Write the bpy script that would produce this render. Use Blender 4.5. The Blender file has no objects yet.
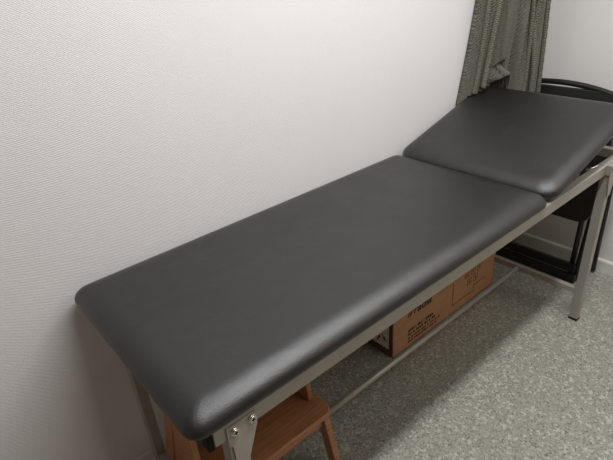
import bpy, bmesh, math, random
from math import sin, cos, pi, radians, sqrt, exp
from mathutils import Vector, Matrix

S = bpy.context.scene
COL = S.collection
random.seed(4)

# Coordinates used by every builder below: (x, w, z)
#   x = metres along the left wall, w = metres out from the left wall, z = up.  Blender y is -w.
def V(x, w, z): return Vector((x, -w, z))

# ------------------------------------------------------------------ camera
cd = bpy.data.cameras.new('camera'); cam = bpy.data.objects.new('camera', cd); COL.objects.link(cam)
cyaw, cpit, crol, cf = radians(51.2043), radians(-28.3915), radians(-4.4976), 501.97
# yaw was measured from +x; the wall's outward direction is -y in Blender
fwd = Vector((cos(cyaw)*cos(cpit), sin(cyaw)*cos(cpit), sin(cpit)))
rt = fwd.cross(Vector((0, 0, 1))).normalized(); up = rt.cross(fwd)
r2 = rt*cos(crol) + up*sin(crol); u2 = -rt*sin(crol) + up*cos(crol)
m3 = Matrix((r2, u2, -fwd)).transposed().to_4x4()
m3.translation = V(-0.2002, 1.2695, 1.4799)
cam.matrix_world = m3
cd.sensor_fit = 'HORIZONTAL'; cd.sensor_width = 36; cd.lens = 36*cf/613; cd.clip_start = .02
S.camera = cam

# ------------------------------------------------------------------ world, lamps, exposure
w = bpy.data.worlds.new('world'); S.world = w; w.use_nodes = True
w.node_tree.nodes['Background'].inputs[0].default_value = (1, .97, .93, 1)
w.node_tree.nodes['Background'].inputs[1].default_value = .3
def lamp(name, kind, loc, energy, size, color, rot=None):
    l = bpy.data.lights.new(name, kind); l.energy = energy; l.color = color
    if kind == 'POINT': l.shadow_soft_size = size
    elif isinstance(size, tuple): l.shape = 'RECTANGLE'; l.size, l.size_y = size
    else: l.shape = 'DISK'; l.size = size
    o = bpy.data.objects.new(name, l); COL.objects.link(o); o.location = loc
    if rot: o.rotation_euler = rot
    return o
lamp('ceiling_tube_lamp', 'AREA', V(.84, .97, 2.47), 28, (1.5, .12), (.975, .985, 1))
lamp('room_fill', 'AREA', V(1.7, 1.9, 2.45), 10, 1.0, (1, .95, .88))
S.view_settings.view_transform = 'Standard'; S.view_settings.look = 'None'
S.view_settings.gamma = 1; S.view_settings.use_curve_mapping = False
S.view_settings.exposure = 0.66

# ------------------------------------------------------------------ materials
class NT:
    def __init__(s, name, rough=.5, metal=0.0, spec=.5):
        s.m = bpy.data.materials.new(name); s.m.use_nodes = True; s.t = s.m.node_tree
        s.b = s.t.nodes['Principled BSDF']
        s.b.inputs['Roughness'].default_value = rough; s.b.inputs['Metallic'].default_value = metal
        s.b.inputs['Specular IOR Level'].default_value = spec
        s.tc = s.t.nodes.new('ShaderNodeTexCoord')
    def n(s, typ, **k):
        o = s.t.nodes.new(typ)
        for a, v in k.items():
            if a.startswith('i_'): o.inputs[a[2:].replace('_', ' ')].default_value = v
            else: setattr(o, a, v)
        return o
    def l(s, a, b): s.t.links.new(a, b)
    def mapping(s, rot=(0, 0, 0), scale=(1, 1, 1)):
        m = s.n('ShaderNodeMapping'); m.inputs['Rotation'].default_value = rot; m.inputs['Scale'].default_value = scale
        s.l(s.tc.outputs['Object'], m.inputs['Vector']); return m.outputs[0]
    def noise(s, scale, detail=3, vec=None, rough=.55):
        o = s.n('ShaderNodeTexNoise'); o.inputs['Scale'].default_value = scale
        o.inputs['Detail'].default_value = detail; o.inputs['Roughness'].default_value = rough
        s.l(vec or s.tc.outputs['Object'], o.inputs['Vector']); return o.outputs['Fac']
    def ramp(s, fac, stops):
        o = s.n('ShaderNodeValToRGB'); e = o.color_ramp.elements
        while len(e) < len(stops): e.new(.5)
        for k, (p, c) in enumerate(stops): e[k].position = p; e[k].color = (*c, 1)
        s.l(fac, o.inputs[0]); return o.outputs[0]
    def mix(s, fac, a, b, mode='MIX'):
        o = s.n('ShaderNodeMixRGB', blend_type=mode)
        for i, v in ((0, fac), (1, a), (2, b)):
            if isinstance(v, (int, float)): o.inputs[i].default_value = v
            elif isinstance(v, tuple): o.inputs[i].default_value = (*v, 1)
            else: s.l(v, o.inputs[i])
        return o.outputs[0]
    def color(s, c):
        if isinstance(c, tuple): s.b.inputs['Base Color'].default_value = (*c, 1)
        else: s.l(c, s.b.inputs['Base Color'])
    def bump(s, h, strength=.2, dist=.001, prev=None):
        o = s.n('ShaderNodeBump'); o.inputs['Strength'].default_value = strength; o.inputs['Distance'].default_value = dist
        s.l(h, o.inputs['Height'])
        if prev is not None: s.l(prev, o.inputs['Normal'])
        s.l(o.outputs[0], s.b.inputs['Normal']); return o.outputs[0]

def m_wall(name, base, rotax):
    t = NT(name, .75, spec=.25)
    v = t.mapping(rot=rotax, scale=(1, 1, 1))
    wv = t.n('ShaderNodeTexWave', wave_type='BANDS', bands_direction='X'); wv.inputs['Scale'].default_value = 75
    wv.inputs['Distortion'].default_value = 3.5; wv.inputs['Detail'].default_value = 2; wv.inputs['Detail Scale'].default_value = 3
    t.l(v, wv.inputs['Vector'])
    n1 = t.noise(160, 2, v)
    h = t.mix(.45, wv.outputs['Fac'], n1)
    t.bump(h, .34, .0016)
    c = t.ramp(t.noise(1.6, 3), [(.3, tuple(a*.975 for a in base)), (.7, base)])
    c = t.mix(.10, c, t.ramp(h, [(.3, tuple(a*.86 for a in base)), (.7, tuple(min(1, a*1.04) for a in base))]))
    t.color(c); return t.m
def m_floor():
    t = NT('speckled_vinyl', .5, spec=.35)
    def chips(scale, lo, hi):
        v = t.n('ShaderNodeTexVoronoi'); v.inputs['Scale'].default_value = scale
        nz = t.n('ShaderNodeTexNoise'); nz.inputs['Scale'].default_value = scale*.9; nz.inputs['Detail'].default_value = 2
        t.l(t.tc.outputs['Object'], nz.inputs['Vector'])
        ad = t.n('ShaderNodeMixRGB', blend_type='ADD'); ad.inputs[0].default_value = .012*150/scale
        t.l(t.tc.outputs['Object'], ad.inputs[1]); t.l(nz.outputs['Color'], ad.inputs[2]); t.l(ad.outputs[0], v.inputs['Vector'])
        s = t.n('ShaderNodeSeparateColor'); t.l(v.outputs['Color'], s.inputs[0])
        return s.outputs
    a = chips(210, 0, 1); b = chips(240, 0, 1); c3 = chips(120, 0, 1)
    c = t.ramp(a[0], [(0, (.17, .17, .145)), (.35, (.25, .251, .213)), (.7, (.295, .295, .25)), (1, (.365, .365, .312))])
    c = t.mix(t.ramp(b[1], [(.80, (0, 0, 0)), (.84, (.6, .6, .6))]), c, (.12, .12, .10))
    c = t.mix(t.ramp(c3[2], [(.88, (0, 0, 0)), (.9, (.55, .55, .55))]), c, (.54, .54, .48))
    c = t.mix(t.ramp(b[0], [(.935, (0, 0, 0)), (.945, (.9, .9, .9))]), c, (.035, .034, .03))
    big = t.noise(2.2, 3)
    c = t.mix(.18, c, t.mix(big, (.235, .24, .205), (.33, .33, .28)))
    t.color(c); t.bump(t.noise(260, 2), .15, .0006); return t.m
def m_leather():
    t = NT('black_leatherette', .36, spec=.78)
    v = t.n('ShaderNodeTexVoronoi'); v.inputs['Scale'].default_value = 620; t.l(t.tc.outputs['Object'], v.inputs['Vector'])
    h = t.mix(.4, v.outputs['Distance'], t.noise(420, 2))
    b1 = t.bump(t.noise(14, 5, None, .65), .22, .006)
    t.bump(h, .6, .0011, b1)
    c = t.ramp(t.noise(5, 4), [(.3, (.0035, .0035, .0036)), (.7, (.0055, .0054, .0055))])
    dust = t.ramp(t.noise(150, 2), [(.74, (0, 0, 0)), (.80, (.35, .35, .35))])
    c = t.mix(dust, c, (.085, .083, .08))
    t.color(c)
    r = t.ramp(t.noise(12, 3), [(.3, (.33,)*3), (.7, (.42,)*3)]); t.l(r, t.b.inputs['Roughness'])
    return t.m
def m_paint_metal(name, c1, c2, rough=.42, metal=.55):
    t = NT(name, rough, metal)
    t.color(t.ramp(t.noise(9, 4), [(.3, c1), (.7, c2)])); t.bump(t.noise(500, 2), .12, .0004); return t.m
def m_plain(name, c, rough=.5, metal=0., bump=.1, bs=300, spec=.5):
    t = NT(name, rough, metal, spec)
    t.color(t.ramp(t.noise(20, 3), [(.3, tuple(a*.9 for a in c)), (.7, c)]))
    t.bump(t.noise(bs, 2), bump, .0005); return t.m
def m_wood():
    t = NT('oiled_beech', .42, spec=.45)
    v = t.mapping(scale=(2.2, 26, 26)); n1 = t.noise(4, 5, v)
    v2 = t.mapping(scale=(9, 160, 160)); n2 = t.noise(3, 2, v2)
    c = t.ramp(n1, [(.3, (.27, .115, .052)), (.5, (.38, .175, .08)), (.72, (.47, .23, .11))])
    c = t.mix(.18, c, t.ramp(n2, [(.4, (.20, .07, .03)), (.6, (.5, .24, .10))]))
    t.color(c); t.bump(n2, .12, .0006); return t.m
def m_card():
    t = NT('brown_cardboard', .8, spec=.2)
    v = t.mapping(scale=(1, 1, 5)); n = t.noise(14, 4, v)
    c = t.ramp(n, [(.3, (.44, .235, .125)), (.7, (.53, .295, .16))])
    wv = t.n('ShaderNodeTexWave', wave_type='BANDS', bands_direction='Z'); wv.inputs['Scale'].default_value = 60
    t.l(t.tc.outputs['Object'], wv.inputs['Vector'])
    t.color(c); t.bump(wv.outputs['Fac'], .08, .0006); return t.m
def m_knit():
    t = NT('grey_green_knit', .95, spec=.1)
    t.b.inputs['Sheen Weight'].default_value = .12; t.b.inputs['Sheen Roughness'].default_value = .6
    uv = t.n('ShaderNodeUVMap'); uv.uv_map = 'UVMap'
    def wave(rot, sc, dist):
        mp = t.n('ShaderNodeMapping'); mp.inputs['Rotation'].default_value = (0, 0, rot); t.l(uv.outputs[0], mp.inputs['Vector'])
        wv = t.n('ShaderNodeTexWave', wave_type='BANDS', bands_direction='X'); wv.inputs['Scale'].default_value = sc
        wv.inputs['Distortion'].default_value = dist; wv.inputs['Detail'].default_value = 2; wv.inputs['Detail Scale'].default_value = 6
        t.l(mp.outputs[0], wv.inputs['Vector']); return wv.outputs['Fac']
    a = wave(radians(32), 44, 3.5); b = wave(radians(-55), 50, 4.0)
    h = t.mix(.45, a, b); nz = t.noise(190, 3)
    h2 = t.mix(.45, h, nz)
    base = t.ramp(h2, [(.25, (.028, .027, .020)), (.5, (.105, .102, .080)), (.78, (.235, .225, .18))])
    base = t.mix(.2, base, t.ramp(t.noise(10, 3), [(.3, (.075, .072, .058)), (.7, (.13, .125, .10))]))
    t.color(base); t.bump(h2, .9, .004); return t.m

def m_rib():
    t = NT('grey_green_rib_knit', .95, spec=.1)
    wv = t.n('ShaderNodeTexWave', wave_type='BANDS', bands_direction='DIAGONAL'); wv.inputs['Scale'].default_value = 62
    wv.inputs['Distortion'].default_value = 3; wv.inputs['Detail'].default_value = 2
    t.l(t.tc.outputs['Object'], wv.inputs['Vector'])
    h = t.mix(.72, wv.outputs['Fac'], t.noise(190, 3))
    t.color(t.ramp(h, [(.25, (.028, .027, .020)), (.5, (.115, .112, .088)), (.78, (.24, .23, .185))])); t.bump(h, .5, .003); return t.m

M = dict(
    wl=m_wall('textured_wallpaper', (.72, .700, .705), (0, radians(58), 0)),
    wb=m_wall('textured_wallpaper_end', (.71, .695, .68), (0, 0, 0)),
    warm=m_wall('warm_beige_paint', (.29, .22, .16), (0, 0, 0)),
    beige=m_wall('light_beige_paint', (.42, .33, .25), (0, 0, 0)),
    ceil=m_plain('ceiling_paint', (.8, .8, .79), .8), floor=m_floor(),
    base=m_plain('baseboard_paint', (.70, .69, .66), .45),
    leather=m_leather(), frame=m_paint_metal('grey_painted_steel', (.33, .31, .275), (.38, .36, .32), .42, .3),
    chrome=m_plain('zinc_bolt', (.75, .74, .72), .22, 1., .05), black_pl=m_plain('black_plastic', (.007, .007, .007), .75, spec=.2),
    ply=m_plain('black_backing_board', (.02, .019, .018), .7),
    tube=m_plain('black_tube', (.010, .010, .011), .32, 0, .03, 200), vinyl=m_plain('black_vinyl', (.013, .013, .013), .4),
    wood=m_wood(), card=m_card(), card_dark=m_plain('worn_box_edge', (.13, .06, .038), .8),
    ink=m_plain('black_ink', (.012, .008, .007), .7), ink2=m_plain('brown_ink', (.17, .075, .04), .8),
    paper=m_plain('pale_label', (.80, .72, .66), .7, 0, .2, 60), knit=m_knit(),
    rib=m_rib(),
)
for f in (M['wb'].node_tree.nodes,):
    for nd in f:
        if nd.type == 'MAPPING': nd.inputs['Rotation'].default_value = (0, 0, radians(90))

# ------------------------------------------------------------------ helpers
def org(o):
    v = Vector((0, 0, 0))
    while o is not None: v = v + o.location; o = o.parent
    return v
def obj(name, bm, mat, parent=None, smooth=False, bevel=0, seg=2, kind=None, label=None):
    for v in bm.verts: v.co.y = -v.co.y
    bmesh.ops.recalc_face_normals(bm, faces=bm.faces)
    O = org(parent)
    for v in bm.verts: v.co -= O
    me = bpy.data.meshes.new(name); bm.to_mesh(me); bm.free()
    me.materials.append(mat)
    if smooth:
        for p in me.polygons: p.use_smooth = True
    o = bpy.data.objects.new(name, me); COL.objects.link(o)
    if parent: o.parent = parent
    if bevel:
        b = o.modifiers.new('bevel', 'BEVEL'); b.width = bevel; b.segments = seg; b.limit_method = 'ANGLE'; b.angle_limit = radians(40)
        b.harden_normals = True
        for p in me.polygons: p.use_smooth = True
    if kind: o['kind'] = kind
    if label: o['label'] = label
    return o
def thing(name, label, cat, loc, group=None):
    o = bpy.data.objects.new(name, None); COL.objects.link(o); o.location = V(*loc); o.empty_display_size = .1
    o['label'] = label; o['category'] = cat
    if group: o['group'] = group
    return o
def tag(o, label, cat): o['label'] = label; o['category'] = cat; return o
def BM(): return bmesh.new()
def hexa(bm, p):
    v = [bm.verts.new(q) for q in p]
    for f in ((0, 1, 2, 3), (4, 5, 6, 7), (0, 1, 5, 4), (1, 2, 6, 5), (2, 3, 7, 6), (3, 0, 4, 7)): bm.faces.new([v[i] for i in f])
def box(bm, x0, x1, w0, w1, z0, z1):
    hexa(bm, [(x0, w0, z0), (x1, w0, z0), (x1, w1, z0), (x0, w1, z0), (x0, w0, z1), (x1, w0, z1), (x1, w1, z1), (x0, w1, z1)])
def post(bm, b, t, sx, sw, bz=0, tz=0):
    """sheared rectangular bar: bottom centre b, top centre t, size sx along x and sw along w"""
    q = []
    for c in (b, t):
        for dx, dw in ((-1, -1), (1, -1), (1, 1), (-1, 1)): q.append((c[0]+dx*sx/2, c[1]+dw*sw/2, c[2]))
    hexa(bm, q)
def prism(bm, pts, axis, a, b):
    """polygon pts extruded along axis from a to b"""
    def mkp(p, t):
        return {'x': (t, p[0], p[1]), 'w': (p[0], t, p[1]), 'z': (p[0], p[1], t)}[axis]
    A = [bm.verts.new(mkp(p, a)) for p in pts]; B = [bm.verts.new(mkp(p, b)) for p in pts]
    bm.faces.new(A); bm.faces.new(B[::-1])
    n = len(pts)
    for i in range(n): bm.faces.new([A[i], A[(i+1) % n], B[(i+1) % n], B[i]])
def tube(bm, pts, r, n=12, cap=True):
    P = [Vector(p) for p in pts]; rings = []; prev = None
    for i, p in enumerate(P):
        d = ((P[min(i+1, len(P)-1)] - P[max(i-1, 0)])).normalized()
        if prev is None: a = d.orthogonal().normalized()
        else: a = (prev - d*prev.dot(d)).normalized()
        prev = a; b = d.cross(a)
        rings.append([bm.verts.new(p + a*r*cos(2*pi*k/n) + b*r*sin(2*pi*k/n)) for k in range(n)])
    for r0, r1 in zip(rings, rings[1:]):
        for k in range(n): bm.faces.new([r0[k], r0[(k+1) % n], r1[(k+1) % n], r1[k]])
    if cap: bm.faces.new(rings[0]); bm.faces.new(rings[-1][::-1])
def rrect(x0, x1, w0, w1, r, n=8):
    r = min(r, (x1-x0)/2-.001, (w1-w0)/2-.001); out = []
    for cx, cw, a0 in ((x1-r, w1-r, 0), (x0+r, w1-r, 90), (x0+r, w0+r, 180), (x1-r, w0+r, 270)):
        for k in range(n+1):
            a = radians(a0+90*k/n); out.append((cx+r*cos(a), cw+r*sin(a)))
    return out
def pad_mesh(x0, x1, w0, w1, zb, zt, r, rx, rz, under=.012, slope=0, pivot=None, crown=.004, step=.03):
    """upholstered pad: loops of a rounded rectangle rolling over the edge, then a gently crowned top grid"""
    bm = BM(); prof = [(.03, zb), (under, zb), (.003, zb+.006), (0, zb+.014)]
    n = 9
    for k in range(1, n+1):
        a = pi/2*k/n; prof.append((rx*(1-cos(a)), (zb+.014) + (zt-zb-.014)*sin(a)))
    ins = rx
    for k in range(1, 7):
        ins += .04; prof.append((ins, zt + crown*(1-exp(-k/2.5))))
    loops = []
    for i, z in prof:
        rr = max(r - i*.6, .006)
        loops.append([bm.verts.new((x, w_, z)) for x, w_ in rrect(x0+i, x1-i, w0+i, w1-i, rr)])
    for a, b in zip(loops, loops[1:]):
        m = len(a)
        for k in range(m): bm.faces.new([a[k], a[(k+1) % m], b[(k+1) % m], b[k]])
    bm.faces.new(loops[0]); bm.faces.new(loops[-1])
    if slope:
        c, s = cos(slope), sin(slope); px, pz = pivot
        for v in bm.verts:
            dx, dz = v.co.x-px, v.co.z-pz
            v.co.x = px + dx*c - dz*s; v.co.z = pz + dx*s + dz*c
    return bm
def bolt(parent, x, w_, z, r=.0075):
    bm = BM()
    tube(bm, [(x, w_, z), (x, w_+.003, z)], r*1.25, 16)
    tube(bm, [(x, w_+.003, z), (x, w_+.006, z)], r, 16)
    b = obj('bolt', bm, M['chrome'], parent, smooth=False, bevel=.0012)
    bm = BM(); box(bm, x-r*.6, x+r*.6, w_+.0055, w_+.0066, z-.0012, z+.0012); box(bm, x-.0012, x+.0012, w_+.0055, w_+.0065, z-r*.6, z+r*.6)
    obj('cross_slot', bm, M['black_pl'], b)

# ------------------------------------------------------------------ the room
XB, XF, WR, ZC = 2.228, -1.6, 2.6, 2.5
def slab(name, x0, x1, w0, w1, z0, z1, mat):
    bm = BM(); box(bm, x0, x1, w0, w1, z0, z1); return obj(name, bm, mat, kind='structure')
slab('floor', XF, XB, 0, WR, -.05, 0, M['floor'])
slab('ceiling', XF, XB, 0, WR, ZC, ZC+.05, M['ceil'])
slab('wall_left', XF-.05, XB+.05, -.05, 0, -.05, ZC+.05, M['wl'])
slab('wall_back', XB, XB+.05, 0, WR, -.05, ZC+.05, M['wb'])
slab('wall_right', XF-.05, XB+.05, WR, WR+.05, -.05, ZC+.05, M['warm'])
slab('wall_front', XF-.05, XF, 0, WR, -.05, ZC+.05, M['beige'])
bm = BM(); prism(bm, [(0, 0), (.012, 0), (.012, .060), (.008, .068), (0, .068)], 'x', XF, XB-.0005)
obj('baseboard_left', bm, M['base'], kind='structure')
bm = BM(); prism(bm, [(XB, 0), (XB-.012, 0), (XB-.012, .060), (XB-.008, .068), (XB, .068)], 'w', .0125, WR)
obj('baseboard_back', bm, M['base'], kind='structure')

# ------------------------------------------------------------------ examination table
T = thing('examination_table', 'long black padded examination couch on a grey steel frame against the wall', 'massage table', (.95, .34, 0))
ZR0, ZR1 = .6856, .7286
WF, WB_ = .6456, .070          # outer faces of the front and wall-side rails
RL = 1.97
obj('mattress', pad_mesh(-.004, 1.293, .022, .657, ZR1+.001, .783, .036, .066, .05), M['leather'], T, smooth=True)
HS = radians(15.5)
hp = obj('headrest', pad_mesh(1.300, 1.905, .022, .660, ZR1+.004, .783, .06, .058, .05, slope=HS, pivot=(1.300, ZR1+.004)), M['leather'], T, smooth=True)
# backing boards under the pads
bm = BM(); box(bm, 1.33, 1.86, .06, .62, ZR1-.010, ZR1+.005)
for v in bm.verts:
    dx, dz = v.co.x-1.3, v.co.z-(ZR1+.004); v.co.x = 1.3+dx*cos(HS)-dz*sin(HS); v.co.z = ZR1+.004+dx*sin(HS)+dz*cos(HS)
obj('backing_board', bm, M['ply'], T)
def rail(name, x0, x1, w0, w1, z0, z1, bev=.003):
    bm = BM(); box(bm, x0, x1, w0, w1, z0, z1); return obj(name, bm, M['frame'], T, bevel=bev)
fr = rail('side_rail', .043, RL, WF-.03, WF, ZR0, ZR1)
bm = BM(); box(bm, .030, .0425, WF-.029, WF-.001, ZR0-.004, ZR1-.001); obj('end_plug', bm, M['black_pl'], fr, bevel=.002)
wr = rail('side_rail', .043, RL, WB_, WB_+.03, ZR0, ZR1)
bm = BM(); box(bm, .036, .0425, WB_+.001, WB_+.029, ZR0+.001, ZR1-.001); obj('end_plug', bm, M['black_pl'], wr, bevel=.002)
for x in (.135, 1.24, RL-.031): rail('cross_rail', x, x+.03, WB_+.0301, WF-.0301, ZR0+.003, ZR1-.003)
# legs: two at the foot end, two at the head end, slightly splayed
XN, XL = .058, 1.774
def leg(b, t, front):
    bm = BM(); post(bm, b, t, .03, .035)
    l = obj('leg', bm, M['frame'], T, bevel=.003)
    bm = BM(); post(bm, (b[0], b[1], 0), (b[0], b[1], .012), .032, .037); obj('foot_cap', bm, M['black_pl'], l, bevel=.002)
    return l
leg((1.7755, .6445, .004), (1.7790, .6425, ZR0-.0005), 1)
leg((1.7755, .085, .004), (1.7790, .087, ZR0-.0005), 0)
leg((XN+.027, .628, .004), (XN+.027, .628, ZR0-.0005), 1)
leg((XN+.015, .105, .004), (XN+.015, .102, ZR0-.0005), 0)
# leg brackets with bolts on the outer face of the front rail
bm = BM(); prism(bm, [(.069, ZR1-.012), (.069, .672), (.077, .662), (.077, .560), (.104, .560), (.110, .610), (.126, .655), (.137, ZR0-.001), (.137, ZR1-.012)], 'w', WF+.0003, WF+.0038)
bk = obj('bracket', bm, M['frame'], T, bevel=.0012)
bolt(bk, .085, WF+.004, .7015); bolt(bk, .126, WF+.004, .7045)
bm = BM(); prism(bm, [(1.746, ZR1+.002), (1.746, ZR0-.004), (1.766, .600), (1.788, .600), (1.806, ZR0-.004), (1.806, ZR1+.002)], 'w', .6622, .6652); box(bm, 1.755, 1.797, WF+.0002, .6621, ZR0+.002, ZR1-.002)
bk = obj('bracket', bm, M['frame'], T, bevel=.0012)
bolt(bk, 1.759, .6654, .7155, .006)
# H stretcher near the floor
ZS = .1455
rail('crossbar', XL-.010, XL+.014, .1035, .6265, ZS-.013, ZS+.013)
rail('crossbar', XN+.004, XN+.028, .1235, .6102, ZS-.013, ZS+.013)
bm = BM(); tube(bm, [(XN+.0285, .366, ZS+.002), (XL-.0105, .366, ZS+.002)], .0105, 16); obj('long_stretcher', bm, M['frame'], T, smooth=True)
# head section ratchet: two flat arms and a small chrome lever
for wv in (WF-.05, WB_+.045):
    bm = BM(); post(bm, (1.62, wv, ZR0+.012), (1.70, wv, .835), .022, .004); obj('support_arm', bm, M['frame'], T, bevel=.001)
bm = BM(); tube(bm, [(1.655, WF-.035, ZR1+.002), (1.665, WF-.020, ZR1+.010), (1.690, WF-.012, ZR1+.014), (1.705, WF-.014, ZR1+.008)], .0035, 10)
obj('lever', bm, M['chrome'], T, smooth=True, label='small chrome lever')

# ------------------------------------------------------------------ wooden step stool
St = thing('step_stool', 'oiled wooden two-step stool pushed under the foot end of the couch', 'step stool', (.29, .28, 0))
X0, X1 = .088, .505
def wobj(name, bm, parent=None, bev=.003): return obj(name, bm, M['wood'], parent or St, bevel=bev)
def tread(name, x0, x1, w0, w1, z0, z1, ch):
    bm = BM(); prism(bm, [(x0, w0+ch), (x0+ch, w0), (x1-ch, w0), (x1, w0+ch), (x1, w1-ch), (x1-ch, w1), (x0+ch, w1), (x0, w1-ch)], 'z', z0, z1)
    return wobj(name, bm, bev=.004)
tread('lower_step', X0-.012, X1+.016, .262, .438, .230, .252, .022)
tread('upper_step', X0-.012, X1+.016, .105, .345, .478, .500, .022)
for xa, sg in ((X0+.011, -1), (X1-.011, 1)):
    bm = BM(); post(bm, (xa+sg*.012, .452, 0), (xa, .412, .2298), .022, .040); wobj('leg', bm)
    bm = BM(); post(bm, (xa, .345, .2522), (xa-sg*.004, .318, .4778), .020, .036); wobj('leg', bm)
    bm = BM(); post(bm, (xa+sg*.012, .115, 0), (xa-sg*.004, .255, .4778), .020, .048); wobj('leg', bm)
    bm = BM(); prism(bm, [(.190, .2302), (.330, .2302), (.316, .4775), (.262, .4775)], 'x', xa-.008, xa+.008) ; wobj('side_apron', bm)
    bm = BM(); box(bm, xa-.009, xa+.009, .20, .3905, .186, .2295); wobj('side_rail', bm)
bm = BM(); box(bm, X0+.0225, X1-.0225, .404, .422, .192, .2295); wobj('front_rail', bm)
bm = BM(); box(bm, X0+.0225, X1-.0225, .312, .328, .43, .4775); wobj('front_rail', bm)

# ------------------------------------------------------------------ cardboard box
BX0, BX1, BW0, BW1, BH = 1.027, 1.775, .030, .247, .30
C = thing('cardboard_box', 'long brown cardboard box with black printed lettering on the floor under the couch', 'box', (1.4, .14, 0))
bm = BM(); box(bm, BX0, BX1, BW0, BW1, 0.001, BH); obj('carton', bm, M['card'], C, bevel=.003)
bm = BM()
box(bm, BX0-.0035, BX0-.0002, BW0+.002, BW1-.002, .003, .034); box(bm, BX0-.0035, BX0-.0002, BW1-.020, BW1-.002, .034, BH-.004)
box(bm, BX0-.0035, BX0-.0002, BW0+.002, BW1-.02, .200, .235)
obj('end_flap', bm, M['card_dark'], C, label='dark worn cardboard flap edges')
bm = BM(); box(bm, BX0-.003, BX0-.0005, .050, .229, .034, .198); lb = obj('shipping_label', bm, M['paper'], C, label='pale scribbled paper label')
for k, (a, z) in enumerate(((.215, .165), (.18, .12), (.14, .16), (.165, .07), (.205, .09), (.10, .10))):
    bm = BM(); pts = [(BX0-.0036, a+random.uniform(-.016, .016), z+random.uniform(-.022, .022)) for q in range(5)]
    tube(bm, pts, .0019, 6); obj('scribble', bm, M['ink'], lb)
def text_obj(s, x, z, size, mat, parent, shear=.0, bold=.0, wface=BW1, sx=1.0):
    cu = bpy.data.curves.new('printed_lettering', 'FONT'); cu.body = s; cu.size = size; cu.shear = shear; cu.offset = bold; cu.extrude = .0003
    tmp = bpy.data.objects.new('tmp', cu); COL.objects.link(tmp)
    dg = bpy.context.evaluated_depsgraph_get(); me = bpy.data.meshes.new_from_object(tmp.evaluated_get(dg))
    bpy.data.objects.remove(tmp)
    me.transform(Matrix.Scale(sx, 4, (1, 0, 0)))
    me.transform(Matrix.Rotation(radians(90), 4, 'X')); me.transform(Matrix.Translation(V(x, wface+.0006, z) - org(parent)))
    me.materials.clear(); me.materials.append(mat); me.name = 'printed_lettering'
    o = bpy.data.objects.new('printed_lettering', me); COL.objects.link(o); o.parent = parent; return o
text_obj('irradia', 1.113, .158, .060, M['ink'], C, shear=.25, bold=.0009, sx=1.02)
bm = BM(); random.seed(9)
for row, z in enumerate((.078, .058, .040, .022)):
    x = 1.122
    end = (1.285, 1.30, 1.33, 1.31)[row]
    while x < end:
        wd = random.uniform(.004, .013); hh = random.uniform(.010, .014) if row < 2 else random.uniform(.007, .010)
        box(bm, x, x+wd, BW1+.0002, BW1+.0008, z, z+hh); x += wd + random.choice((.003, .003, .010))
obj('small_print', bm, M['ink'], C)
bm = BM()
def strip(x0, x1, z0, z1): box(bm, x0, x1, BW1+.0002, BW1+.0008, z0, z1)
strip(1.430, 1.434, .045, .170); strip(1.430, 1.60, .045, .049); strip(1.60, 1.604, .045, .075); strip(1.60, 1.70, .075, .079)
for cx, cz in ((1.535, .165), (1.585, .165), (1.635, .165), (1.56, .118), (1.61, .118)):
    strip(cx-.016, cx+.016, cz-.018, cz-.015); strip(cx-.016, cx+.016, cz+.015, cz+.018); strip(cx-.016, cx-.013, cz-.018, cz+.018); strip(cx+.013, cx+.016, cz-.018, cz+.018)
    strip(cx-.002, cx+.002, cz-.010, cz+.010); strip(cx-.008, cx+.008, cz-.002, cz+.002)
obj('handling_symbols', bm, M['ink2'], C)

# ------------------------------------------------------------------ folded chair
F = thing('folding_chair', 'black folded metal chair leaning on the end wall behind the couch', 'chair', (2.1, .33, 0))
def arc_frame(xb, xt, w0, w1, zt, bow, r, name, zb=0.012, lean=0, cr=.07, tilt=0):
    pts = [(xb, w0, zb)]; n = 10
    L = lambda z: xb + (xt-xb)*(z-zb)/(zt-zb)
    for k in range(1, 5): z = zb+(zt-cr-zb)*k/4; pts.append((L(z), w0, z))
    for k in range(1, n): a = pi/2*k/n; z = zt-cr+cr*sin(a); pts.append((L(z), w0+cr*(1-cos(a)), z))
    m = 8
    for k in range(m+1):
        t = k/m; z = zt+bow*4*t*(1-t); pts.append((L(z), w0+cr+(w1-w0-2*cr)*t, z))
    for k in range(n-1, 0, -1): a = pi/2*k/n; z = zt-cr+cr*sin(a); pts.append((L(z), w1-cr*(1-cos(a)), z))
    for k in range(4, 0, -1): z = zb+(zt-cr-zb)*k/4; pts.append((L(z), w1, z))
    pts.append((xb, w1, zb))
    pts = [(x, w_, z + tilt*(w_-(w0+w1)/2)*min(1, max(0, (z-.5)/.3))) for x, w_, z in pts]
    bm = BM(); tube(bm, pts, r, 12); return obj(name, bm, M['tube'], F, smooth=True)
arc_frame(2.045, 2.160, .130, .522, .893, .012, .0125, 'back_frame', cr=.05, tilt=-.08)
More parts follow.
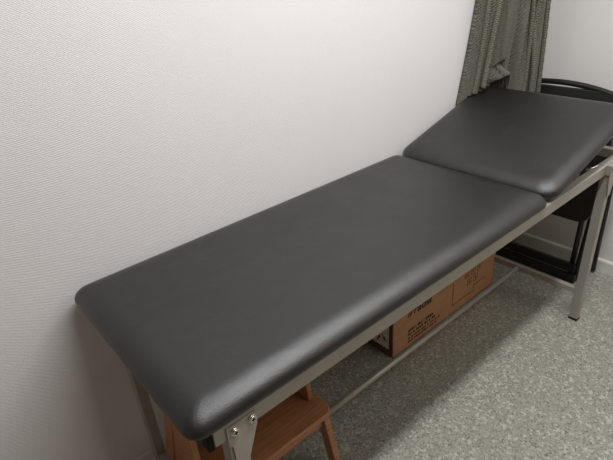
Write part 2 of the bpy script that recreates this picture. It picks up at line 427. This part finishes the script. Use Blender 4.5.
# rear leg frame, its top pinned to the back frame
bm = BM(); tube(bm, [(2.180, .100, .012), (2.11, .10, .56)], .011, 12); obj('leg', bm, M['tube'], F, smooth=True)
bm = BM(); tube(bm, [(2.190, .549, .012), (2.135, .556, .62)], .011, 12); obj('leg', bm, M['tube'], F, smooth=True)
bm = BM(); tube(bm, [(2.052, .494, .020), (2.07, .494, .60)], .012, 12); obj('leg', bm, M['tube'], F, smooth=True)
bm = BM(); box(bm, 2.022, 2.044, .090, .530, .003, .048); obj('crossbar', bm, M['tube'], F, bevel=.006, seg=3)
bm = BM(); box(bm, 2.032, 2.056, .090, .520, .0520, .096); obj('crossbar', bm, M['tube'], F, bevel=.006, seg=3)
def panel(name, x0, z0, x1, z1, w0, w1, th, cr, arch=0):
    bm = BM(); pts = rrect(0, 1, w0, w1, .0001, 1)
    L = sqrt((x1-x0)**2+(z1-z0)**2); pts = rrect(0, L, w0, w1, cr, 6); ux, uz = (x1-x0)/L, (z1-z0)/L
    A = []; B = []
    for s_, w_ in pts:
        q = (w_-(w0+w1)/2)/((w1-w0)/2); bow = arch*(1-q*q)*(s_/L)
        s2 = s_+bow
        A.append(bm.verts.new((x0+ux*s2-uz*th/2, w_, z0+uz*s2+ux*th/2))); B.append(bm.verts.new((x0+ux*s2+uz*th/2, w_, z0+uz*s2-ux*th/2)))
    bm.faces.new(A); bm.faces.new(B[::-1]); n = len(A)
    for i in range(n): bm.faces.new([A[i], A[(i+1) % n], B[(i+1) % n], B[i]])
    return obj(name, bm, M['vinyl'], F, bevel=.006, seg=3)
panel('seat', 2.020, .335, 2.083, .76, .125, .545, .035, .06)
panel('backrest', 2.140, .760, 2.160, .888, .140, .520, .022, .03, .004)

# ------------------------------------------------------------------ knitted cardigan hanging in the corner
ZT = 1.50
VAL = [(.130, .014, .036), (.225, .014, .045), (.335, .016, .034), (.50, .020, .030), (.635, .022, .045), (.745, .020, .085), (.90, .018, .040)]
def pads(x): return .783 + (x-1.30)*math.tan(HS) if 1.30 < x < 1.88 else 0
def cloth(u, v):
    """front surface of the hanging cloth at (u across, v up)"""
    zb = .868 if u < .02 else .855
    if u >= .02: zb = max(zb, pads(1.718+.39*u)+.004)
    z = zb + (ZT-zb)*v
    hgt = (z-.88)/.5
    xl_ = 1.718+.095*hgt; xr_ = 2.112-.012*hgt
    x = xl_ + (xr_-xl_)*u
    arch = (max(0, 4*u*(1-u)))**.45
    d = (.052 + .128*u)*(.9+.25*arch) + .007*sin(u*23+1.5*v)
    k_end = min((u+.006)/.05, (1-u+.02)/.05, 1)
    for (c, s_, dep) in VAL:
        cc = c + .02*sin(v*4+c*9) + (-.02*v if c > .6 else .015*v)
        if .7 < c < .8: dep = dep*min(1, .35+v*1.6); s_ = s_*(1+v)
        d -= dep*exp(-((u-cc)/s_)**2)
    d += .010*exp(-((u-.17)/.02)**2) + .012*exp(-((u-.80)/.02)**2)
    d = max(d, .012); cz = z-zb
    if .2 < u < .52:
        q = sin((u-.2)/.32*pi)
        d += q*(.036*exp(-((cz-.026-.014*q)/.012)**2) - .024*exp(-((cz-.060-.016*q)/.014)**2) - .030*exp(-((cz-.004)/.010)**2))
    dd = max(.006, .004 + (d-.004)*sqrt(max(0, k_end)))
    return x + .010*sin(u*pi*9+v*3), dd, z
def coat():
    NU, NV = 170, 120
    bm = BM(); uvl = bm.loops.layers.uv.new('UVMap'); front, back = [], []
    for j in range(NV+1):
        P = [cloth(i/NU, (j/NV)**1.25) for i in range(NU+1)]
        front.append([bm.verts.new(p) for p in P]); back.append([bm.verts.new((p[0], .0032, p[2])) for p in P])
    def quad(a, b, c, d, uv):
        f = bm.faces.new([a, b, c, d])
        for lp, q in zip(f.loops, uv): lp[uvl].uv = q
    for j in range(NV):
        for i in range(NU):
            uv = [((i+a)/NU*.75, (j+b)/NV*.62) for a, b in ((0, 0), (1, 0), (1, 1), (0, 1))]
            quad(front[j][i], front[j][i+1], front[j+1][i+1], front[j+1][i], uv)
            quad(back[j][i], back[j][i+1], back[j+1][i+1], back[j+1][i], uv)
    for j in range(NV):
        for i in (0, NU):
            quad(front[j][i], front[j+1][i], back[j+1][i], back[j][i], [(i/NU*.75, j/NV*.62)]*4)
    for i in range(NU):
        for j in (0, NV):
            quad(front[j][i], front[j][i+1], back[j][i+1], back[j][i], [(i/NU*.75, j/NV*.62)]*4)
    return bm
K = thing('cardigan', 'grey-green knitted cardigan hanging in the corner above the headrest', 'clothing', (1.9, .05, .86))
obj('knitted_body', coat(), M['knit'], K, smooth=True)
# thick ribbed bands knitted along the front edges and seams
for u0, r, v0 in ((.045, .0095, .0), (.178, .0135, .012), (.700, .010, .02), (.800, .0125, .0), (.955, .011, .0)):
    bm = BM(); pts = []
    for k in range(90):
        v = v0 + (1-v0)*k/89*.99; x, d, z = cloth(u0 + (.015*v if u0 < .6 else -.02*v) + .004*sin(v*9), v)
        pts.append((x, d + r*.05 + .0008*sin(k*1.3), z+.006))
    tube(bm, pts, r, 10)
    o = obj('ribbed_band', bm, M['rib'], K, smooth=True)
# the hook it hangs from, on the wall above
bm = BM(); box(bm, 1.87, 1.91, .0004, .006, 1.50, 1.58); tube(bm, [(1.89, .006, 1.54), (1.89, .05, 1.53), (1.89, .075, 1.55), (1.89, .078, 1.575)], .006, 10)
tag(obj('coat_hook', bm, M['chrome'], smooth=False), 'metal coat hook on the wall above the knitted cardigan', 'hook')
